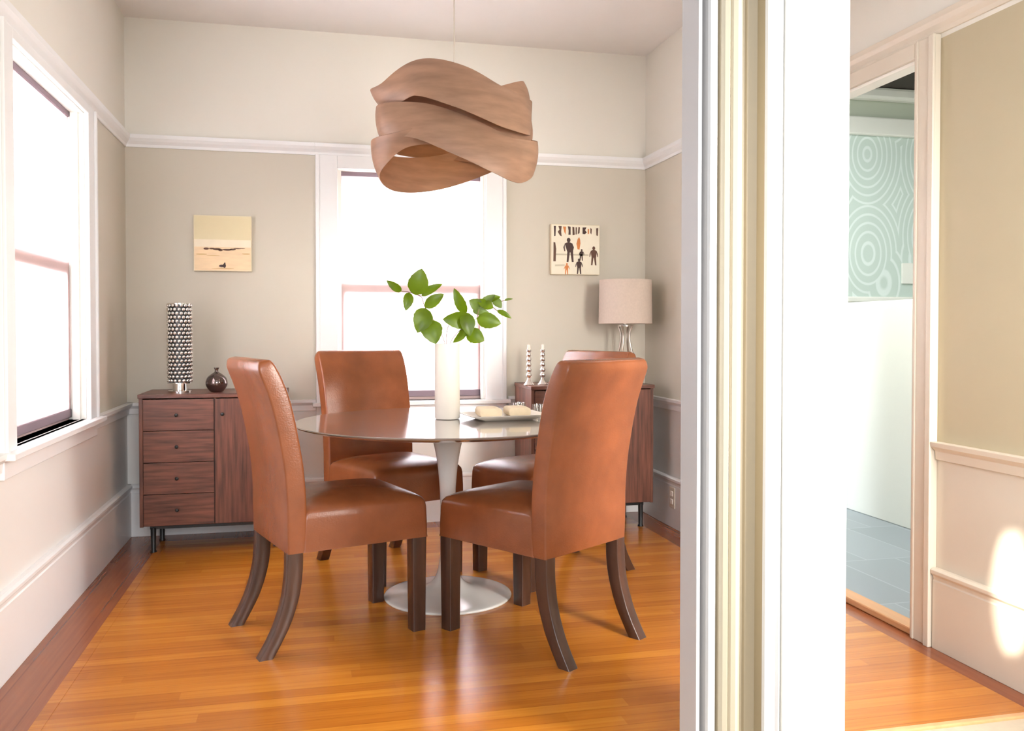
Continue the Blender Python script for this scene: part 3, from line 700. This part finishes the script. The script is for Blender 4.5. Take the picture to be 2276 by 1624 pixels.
# ---------------------------------------------------------------- pendant lamp
PX, PY = .583, 3.56
t = thing('pendant_lamp', 'large pendant lamp of woven wood veneer ribbons hanging above the table', 'pendant lamp', (PX, PY, 1.70))
b = mb(); tube(b, [(0, 0, .30), (0, 0, ZC - 1.70 - .02)], .0025, 8); obj('cord', b, M['cord'], t)
b = mb(); lathe(b, [(.055, ZC - 1.70 - .025), (.055, ZC - 1.70), (.02, ZC - 1.70)], n=32); obj('ceiling_rose', b, M['white'], t, smooth=True)
def band(ctrl):
    """ctrl: (angle deg, radius, z centre, half width, lean) closed"""
    P = []
    for a, r, z, h, le in ctrl: P.append((r * math.cos(R(a)), r * math.sin(R(a)), z, h, le))
    P = catmull(P, 14); n = len(P); b = mb(); rows = []
    for i, (x, y, z, h, le) in enumerate(P):
        p, qn = P[(i - 1) % n], P[(i + 1) % n]
        tg = Vector((qn[0] - p[0], qn[1] - p[1], qn[2] - p[2])).normalized()
        out = Vector((x, y, 0)); out = (out - tg * out.dot(tg)).normalized()
        up = tg.cross(out); up = up if up.z > 0 else -up
        wdir = (up * math.cos(le) + out * math.sin(le)).normalized(); nm = tg.cross(wdir).normalized()
        if nm.dot(out) < 0: nm = -nm
        c = Vector((x, y, z)); row = []
        for k in range(9):
            s = -1 + k / 4; row.append(c + wdir * h * s - nm * (.16 * h * s * s))
        rows.append((row, nm))
    T_ = [[b.verts.new(v) for v in r] for r, nm in rows]; B_ = [[b.verts.new(v - nm * .0025) for v in r] for r, nm in rows]
    for i in range(n):
        j = (i + 1) % n
        for k in range(8):
            b.faces.new((T_[i][k], T_[j][k], T_[j][k + 1], T_[i][k + 1])); b.faces.new((B_[i][k + 1], B_[j][k + 1], B_[j][k], B_[i][k]))
        b.faces.new((T_[i][0], B_[i][0], B_[j][0], T_[j][0])); b.faces.new((T_[i][8], T_[j][8], B_[j][8], B_[i][8]))
    return b
Z0 = -1.70
bands = [
 [(-160, .31, 2.02 + Z0, .050, .35), (-128, .30, 2.07 + Z0, .082, -.35), (-95, .285, 2.035 + Z0, .095, -.35), (-60, .30, 1.975 + Z0, .095, -.3), (-25, .32, 1.965 + Z0, .075, -.1), (20, .32, 2.02 + Z0, .05, .5), (75, .28, 2.03 + Z0, .07, 0), (130, .29, 2.00 + Z0, .07, .1), (175, .32, 2.03 + Z0, .04, .6)],
 [(-165, .335, 1.92 + Z0, .062, .15), (-128, .295, 1.905 + Z0, .072, -.25), (-92, .28, 1.845 + Z0, .085, -.25), (-66, .295, 1.795 + Z0, .088, -.15), (-44, .315, 1.77 + Z0, .088, -.1), (-12, .33, 1.82 + Z0, .06, .2), (75, .29, 1.93 + Z0, .08, 0), (135, .31, 1.93 + Z0, .075, 0)],
 [(-175, .335, 1.79 + Z0, .065, .25), (-140, .30, 1.83 + Z0, .035, .8), (-95, .24, 1.86 + Z0, .05, .2), (-45, .27, 1.85 + Z0, .08, 0), (0, .33, 1.92 + Z0, .07, 0), (50, .30, 1.86 + Z0, .07, .1), (100, .28, 1.79 + Z0, .075, .1), (145, .31, 1.765 + Z0, .078, .2)],
 [(-170, .27, 1.99 + Z0, .08, 0), (-90, .235, 1.95 + Z0, .06, .1), (-20, .30, 2.07 + Z0, .045, -.2), (35, .325, 2.08 + Z0, .045, -.6), (100, .25, 2.02 + Z0, .10, 0), (150, .26, 2.0 + Z0, .09, 0)],
]
for c in bands: obj('veneer_ribbon', band(c), M['veneer'], t, smooth=True)
b = mb(); lathe(b, [(.018, .30), (.02, .29), (.02, .25), (.014, .245)], n=20)
for k in range(3):
    a = R(30 + 120 * k); tube(b, [(.015 * math.cos(a), .015 * math.sin(a), .285), (.255 * math.cos(a), .255 * math.sin(a), .29)], .002, 6)
obj('lamp_holder', b, M['nickel'], t, smooth=True)
b = mb(); lathe(b, [(.012, .246), (.03, .215), (.038, .185), (.032, .155), (.012, .142)], n=24); obj('bulb', b, M['bulb'], t, smooth=True)
